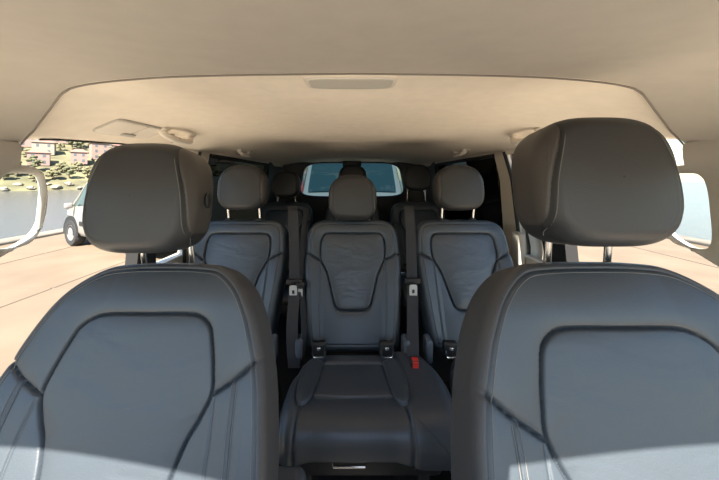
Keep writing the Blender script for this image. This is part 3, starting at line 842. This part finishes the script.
b = MB(); b.box((0, 3, -2.0), (17.5, 46, 4.0)); tag(b.build('quay', M['paving'], smooth=False), kind='structure')
b = MB()
for k in range(-8, 12):
    b.box((-5.2, k * 1.9 + .3, .003), (6.8, .025, .008)); b.box((5.2, k * 1.9 + .3, .003), (6.8, .025, .008))
for x in (-6.6, -4.4, -2.4, 2.4, 4.4, 6.6): b.box((x, 3, .0035), (.025, 44, .007))
tag(b.build('paving_joints', M['joint'], smooth=False), kind='structure')
b = MB()
for s in (-1, 1): b.box((s * 8.65, 3, -1.92), (.5, 46, 4.0), .04)
tag(b.build('quay_edging', M['stone'], smooth=False), kind='structure')
g = np.array([[(x, y, -3.2) for x in np.linspace(-420, 420, 3)] for y in np.linspace(-250, 500, 3)])
tag(MB().grid(g).build('sea', M['sea'], smooth=False), kind='structure')

M['bounce'] = mat('light concrete bay', (0.66, 0.57, 0.445), 0.9, vary=.06, vscale=2)  # pale slab added around the van to bounce sunlight onto the ceiling
tag(MB().box((0, 1.5, .004), (4.6, 9.0, .012)).build('bounce_slab', M['bounce'], smooth=False), kind='structure')
# the far shore on the left: terrain in a band 70..170 m away
SH = Vector((-.72, .69, 0)); SR = Vector((.69, .72, 0))     # away from the van / along the shore
def shore(u, w): return SH * (160 + u) + SR * w
def hz(u, w): 
    return -3.6 + 1.8 * np.clip(u / 3, 0, 1) + .40 * np.clip(u - 4, 0, 90) + 1.0 * mnoise.noise((u * .06, w * .06, 3)) * np.clip(u / 10, 0, 1)
A = np.array([[tuple(shore(u + 3 * mnoise.noise((w * .05, 7, 1)), w) + Vector((0, 0, hz(u, w)))) for w in np.linspace(-110, 150, 100)] for u in np.linspace(0, 130, 60)])
tag(fixn(MB().grid(A).build('hillside', M['hillside'])), kind='structure')

def rock(u, w, r, label):
    b = MB(); import bmesh
    bm = bmesh.new(); bmesh.ops.create_icosphere(bm, subdivisions=3, radius=1)
    sd = rng.random() * 50
    for v in bm.verts:
        v.co *= 1 + .45 * mnoise.noise(v.co * 1.3 + Vector((sd, 0, 0))) + .15 * mnoise.noise(v.co * 4 + Vector((sd, 3, 0)))
        v.co.x *= r * 1.4; v.co.y *= r; v.co.z *= r * .7
    me = bpy.data.meshes.new('shore_rock'); bm.to_mesh(me); bm.free(); me.materials.append(M['rock'])
    o = bpy.data.objects.new('shore_rock', me); COL.objects.link(o); p = shore(u, w); o.location = (p.x, p.y, hz(u, w) + r * .25); o.rotation_euler.z = rng.random() * 6
    return tag(o, label, 'rock', 'pale rocks along the far waterline')
for i in range(40):
    rock(1.5 + (i % 2) * 3.2 + rng.random(), -62 + i * 3.4, .8 + rng.random() * .6, 'pale rock among many along the far waterline left of the van')

def make_tree(H, wd, m):
    import bmesh
    root = empty('tree', (0, 0, 0))
    MB().tube([(0, 0, -.6), (.1, 0, H * .3), (.0, .1, H * .7)], [H * .04, H * .03, H * .015], 8).build('trunk', M['bark'], root)
    b = MB()
    for k in range(20):
        a = rng.random() * 6.28; zz = .35 + .6 * rng.random(); rad = wd * (.25 + .6 * rng.random()) * math.sin(math.pi * min(.95, (zz - .1)))
        bm = bmesh.new(); bmesh.ops.create_icosphere(bm, subdivisions=2, radius=1); r = wd * (.22 + .16 * rng.random())
        sd = Vector((rng.random() * 90, 0, 0)); v = []
        for q in bm.verts:
            c = q.co * (1 + .5 * mnoise.noise(q.co * 2.4 + sd)) * r
            v.append((c.x + rad * math.cos(a), c.y + rad * math.sin(a), c.z * .8 + zz * H))
        b.add(v, [[q.index for q in ff.verts] for ff in bm.faces]); bm.free()
    b.build('foliage', m, root, smooth=False)
    return root
kinds = [make_tree(5.4, 2.4, M['foliage']), make_tree(5.0, 2.5, M['foliage2']), make_tree(6.2, 2.4, M['foliage']), make_tree(4.6, 2.2, M['foliage2'])]
used_kinds = set()
def tree(u, w, label, grp):
    p = shore(u, w); k = rng.randrange(4)
    t = copy_tree(kinds[k]) if k in used_kinds else kinds[k]
    used_kinds.add(k); t.location = (p.x, p.y, hz(u, w)); t.rotation_euler.z = rng.random() * 6
    sc_ = .8 + .45 * rng.random(); t.scale = (sc_, sc_, sc_)
    return tag(t, label, 'tree', grp)
tl = 'round green tree among the bushes between the far shore and the houses'
taken = []
def free(u, w, r):
    if any((u - a) ** 2 + (w - b_) ** 2 < (r + c) ** 2 for a, b_, c in taken): return False
    taken.append((u, w, r)); return True
def scatter(n, u0, u1, w0, w1, r, fn):
    k = 0
    for _ in range(n * 60):
        u, w = u0 + rng.random() * (u1 - u0), w0 + rng.random() * (w1 - w0)
        if free(u, w, r):
            fn(k, u, w); k += 1
            if k == n: break

def house(u, w, wx, wy, H, m, label):
    p = shore(u, w); root = empty('house', (p.x, p.y, hz(u, w) - .6), math.atan2(SR.y, SR.x) + (rng.random() - .5) * .3, label, 'house', 'houses on the hillside across the water')
    MB().box((0, 0, H / 2), (wx, wy, H)).build('wall', m, root, smooth=False)
    b = MB(); e = .5
    v = [(-wx / 2 - e, -wy / 2 - e, H), (wx / 2 + e, -wy / 2 - e, H), (wx / 2 + e, wy / 2 + e, H), (-wx / 2 - e, wy / 2 + e, H), (-wx / 2 * .5, 0, H + 1.7), (wx / 2 * .5, 0, H + 1.7)]
    b.add(v, [(3, 2, 1, 0), (0, 1, 5, 4), (1, 2, 5), (2, 3, 4, 5), (3, 0, 4)]); b.build('roof', M['tile'], root, smooth=False)
    nf = int(H // 2.7)
    for fl_ in range(nf):
        for k in range(max(2, int(wx // 2.6))):
            x = -wx / 2 + (k + .5) * wx / max(2, int(wx // 2.6))
            MB().box((x, -wy / 2 - .03, 1.6 + fl_ * 2.8), (.9, .1, 1.3)).build('window', M['housewin'], root, smooth=False)
hm = [M['wall_pink'], M['wall_cream'], M['wall_salmon']]
hl = ['pink house with tiled roof on the hillside across the water', 'cream house with tiled roof on the hillside across the water', 'salmon house with tiled roof on the hillside across the water']
def put_house(i, u, w):
    k = rng.choice((0, 0, 1, 2)); house(u, w, 5.5 + rng.random() * 2.2, 5, rng.choice([5.6, 5.8, 8.4]), hm[k], hl[k])
scatter(46, 24, 74, -72, 84, 5.2, put_house)
scatter(46, 7, 22, -66, 76, 2.3, lambda i, u, w: tree(u, w, tl, 'trees behind the far shore'))
scatter(30, 24, 72, -66, 76, 2.5, lambda i, u, w: tree(u, w, 'green tree growing between the hillside houses', 'trees among the hillside houses'))

# ------------------------------------------------------------------ parked vehicles
M['carwhite'] = mat('white car paint', (0.22, 0.21, 0.195), 0.3, coat=.6)
M['carsilver'] = mat('silver car paint', (0.24, 0.27, 0.28), 0.3, metal=.2, coat=.6)
M['carred'] = mat('red car paint', (0.5, 0.03, 0.03), 0.3, coat=.6)
M['carglass'] = mat('car glass', (0.02, 0.035, 0.035), 0.06, spec=.6)
M['tealglass'] = mat('teal car glass', (0.018, 0.045, 0.056), 0.12, spec=.5)
M['tyre'] = mat('tyre', (0.02, 0.02, 0.02), 0.8)
M['alloy'] = mat('alloy wheel', (0.55, 0.55, 0.55), 0.35, metal=.8)
M['lampglass'] = mat('headlamp', (0.7, 0.72, 0.72), 0.1)

def vehicle(loc, rz, label, paint, win, L=4.2, H=1.8, W=.88):
    root = empty('van', loc, rz, label, 'van')
    k = H / 1.8
    st = np.linspace(0, L, 60)                    # distance from the nose
    def prof(xs, zs): return np.interp(st, xs, zs)
    top = catmull([(0, .62), (.03, .82), (.10, .98), (.28, 1.08), (.5, 1.15), (.72, 1.34), (1.18, 1.70), (1.5, 1.79), (2.6, 1.82), (L - .25, 1.79), (L - .08, 1.66), (L - .01, 1.0), (L, .7)], 6)
    zt = np.interp(st, top[:, 0], top[:, 1]) * k
    zb = prof([0, .1, L - .1, L], [.34, .26, .28, .40])
    belt_ = prof([0, .12, .6, 2, L], [.60, .84, 1.0, 1.04, 1.06]) * k
    belt_ = np.minimum(belt_, zt - .01)
    wl = prof([0, .12, .5, 1.0, L - .3, L], [.50, .68, .82, W, W, .78])
    wt = np.minimum(wl, np.where(zt > belt_ + .25, W - .16, wl - .05 - .11 * np.clip((zt - belt_) / .25, 0, 1)))
    A = []
    for i, x in enumerate(st):
        X = L / 2 - x; w, t = wl[i], wt[i]; mz = (zb[i] + belt_[i]) / 2
        half_ = [(w * .93, zb[i]), (w, zb[i] + .1), (w * 1.0, mz), (w * .985, belt_[i]), ((w + t) / 2 * .99, (belt_[i] + zt[i]) / 2), (t, zt[i] - .05 * (zt[i] - belt_[i] > .1)), (t * .92, zt[i]), (t * .5, zt[i] + .012), (0, zt[i] + .015)]
        A.append([(X, a, b_) for a, b_ in half_] + [(X, -a, b_) for a, b_ in half_[-2::-1]])
    b = MB().grid(np.array(A)); n = len(A[0]); b.f.append(tuple(range(n))); b.f.append(tuple(reversed(range((len(A) - 1) * n, len(A) * n))))
    fixn(b.build('body', paint, root, auto=35))
    def sidew(x, f):       # point on the greenhouse side: f 0 belt .. 1 roof
        w, t, z0, z1 = (np.interp(x, st, q) for q in (wl, wt, belt_, zt))
        w *= .985; zz = z0 + (z1 - .05 - z0) * f
        m = (w / .985 + t) / 2 * .99
        ww = np.interp(f, [0, .5, 1], [w, m, t]); return ww, zz
    for s in (-1, 1):
        for x0, x1, lean in ((.72, 1.75, .5), (1.85, 2.95, 0), (3.03, L - .25, -.1)):
            G = []
            for f in np.linspace(.06, .9, 6):
                row = []
                for u in np.linspace(0, 1, 8):
                    x = (x0 + lean * f if lean > 0 else x0) + (x1 + (lean * f if lean < 0 else 0) - (x0 + lean * f if lean > 0 else x0)) * u
                    ww, zz = sidew(x, f); row.append((L / 2 - x, s * (ww + .012), zz))
                G.append(row)
            MB().grid(np.array(G)).build('side_window', win, root)
        MB().box((L / 2 - .98, s * (W + .10), 1.06 * k), (.10, .15, .13), .04).build('wing_mirror', paint, root)
        MB().box((L / 2 - 2.2, s * (W + .004), .62 * k), (1.9, .03, .10), .01).build('side_moulding', M['black'], root)
        hb = MB().box((L / 2 - .20, s * .60, .80 * k), (.26, .22, .15), .05); hb.build('headlamp', M['lampglass'], root)
        for xw in (.80, L - .78):
            r = .32
            wr = MB().lathe([(.10, -.10), (r - .03, -.10), (r, -.06), (r, .06), (r - .03, .10), (.20, .10), (.19, .075), (0.02, .075)], (L / 2 - xw, s * (W - .085), r), 'y', 32)
            if s < 0:
                vv = np.array(wr.v); vv[:, 1] = 2 * (s * (W - .085)) - vv[:, 1]; wr.v = vv.tolist()
            wh = fixn(wr.build('wheel', M['tyre'], root))
            hub = MB()
            hub.lathe([(.03, 0), (.19, 0), (.185, .02), (.15, .015), (.05, .03), (.01, .03)], (0, 0, 0), 'y', 24)
            vv = np.array(hub.v); vv[:, 1] *= s; vv += [L / 2 - xw, s * (W - .012), r]; hub.v = vv.tolist()
            fixn(hub.build('rim', M['alloy'], wh, label='grey wheel rim'))
            ar = MB(); ar.lathe([(.0, 0), (.385, 0), (.385, .012), (0, .012)], (0, 0, 0), 'y', 32)
            vv = np.array(ar.v); vv[:, 1] *= s; vv += [L / 2 - xw, s * (W - .005), r + .02]; vv[:, 2] = np.maximum(vv[:, 2], .27); ar.v = vv.tolist()
            fixn(ar.build('wheel_arch', M['black'], root))
    G = []
    for u in np.linspace(.05, .93, 10):
        x = .56 + (1.24 - .56) * u; z = np.interp(x, st, zt); t = np.interp(x, st, wt) * .90
        # follow the slope, a little proud of the body
        G.append([(L / 2 - x + .016, t * a, z + .022 + .012 * (1 - a * a)) for a in np.linspace(-1, 1, 12)])
    MB().grid(np.array(G)).build('windscreen', win, root)
    MB().box((L / 2 - .02, 0, .50 * k), (.08, .9, .12), .02).build('grille', M['black'], root)
    MB().box((L / 2 + .02, 0, .42 * k), (.03, .5, .10), .01).build('number_plate', M['white_label'], root)
    return root
hd = Vector((-.9, .44, 0)).normalized(); nose = Vector((-7.4, 7.0, 0)); ctr = nose - hd * 2.1 + Vector((.44, .9, 0)) * .88
vehicle((ctr.x, ctr.y, 0), math.atan2(hd.y, hd.x), 'white van parked on the quay behind the left front headrest', M['carwhite'], M['carglass'], H=1.66)
vehicle((.0, 6.4, 0), R(-90), 'silver van with teal windscreen filling the rear window', M['carsilver'], M['tealglass'], L=4.4, H=2.0, W=1.0)
vehicle((-3.05, 14.0, 0), R(-90), 'red van beyond the rear window, partly behind the silver van', M['carred'], M['carglass'], H=1.95)

# ------------------------------------------------------------------ light
w = bpy.data.worlds.new('World'); SC.world = w; w.use_nodes = True
nt = w.node_tree; bg = nt.nodes['Background']
sky = nt.nodes.new('ShaderNodeTexSky'); sky.sky_type = 'NISHITA'; sky.sun_disc = False
sky.sun_elevation = R(45); sky.sun_rotation = R(180); sky.air_density = 1.3; sky.dust_density = .3; sky.ozone_density = 3.0
nt.links.new(sky.outputs['Color'], bg.inputs['Color']); bg.inputs['Strength'].default_value = .13
sl = bpy.data.lights.new('sun', 'SUN'); sl.energy = 9.5; sl.angle = R(.55); sl.color = (1.0, .94, .84)
so = bpy.data.objects.new('sun', sl); COL.objects.link(so)
el = R(46); so.rotation_euler = (R(90) - el, 0, R(0)); so.location = (0, -20, 20)   # light travels towards +y and down

cam = bpy.data.cameras.new('camera'); co = bpy.data.objects.new('camera', cam); COL.objects.link(co); SC.camera = co
co.location = (0, 0, CZ); co.rotation_euler = (R(90), 0, 0)
cam.sensor_width = 36; cam.lens = 36 * F / 719; cam.clip_start = .02; cam.clip_end = 2000
cam.shift_x = (359.5 - VX) / 719; cam.shift_y = -(240 - VY) / 719

SC.view_settings.view_transform = 'Standard'; SC.view_settings.look = 'None'; SC.view_settings.gamma = 1
SC.view_settings.use_curve_mapping = False; SC.view_settings.exposure = 1.45
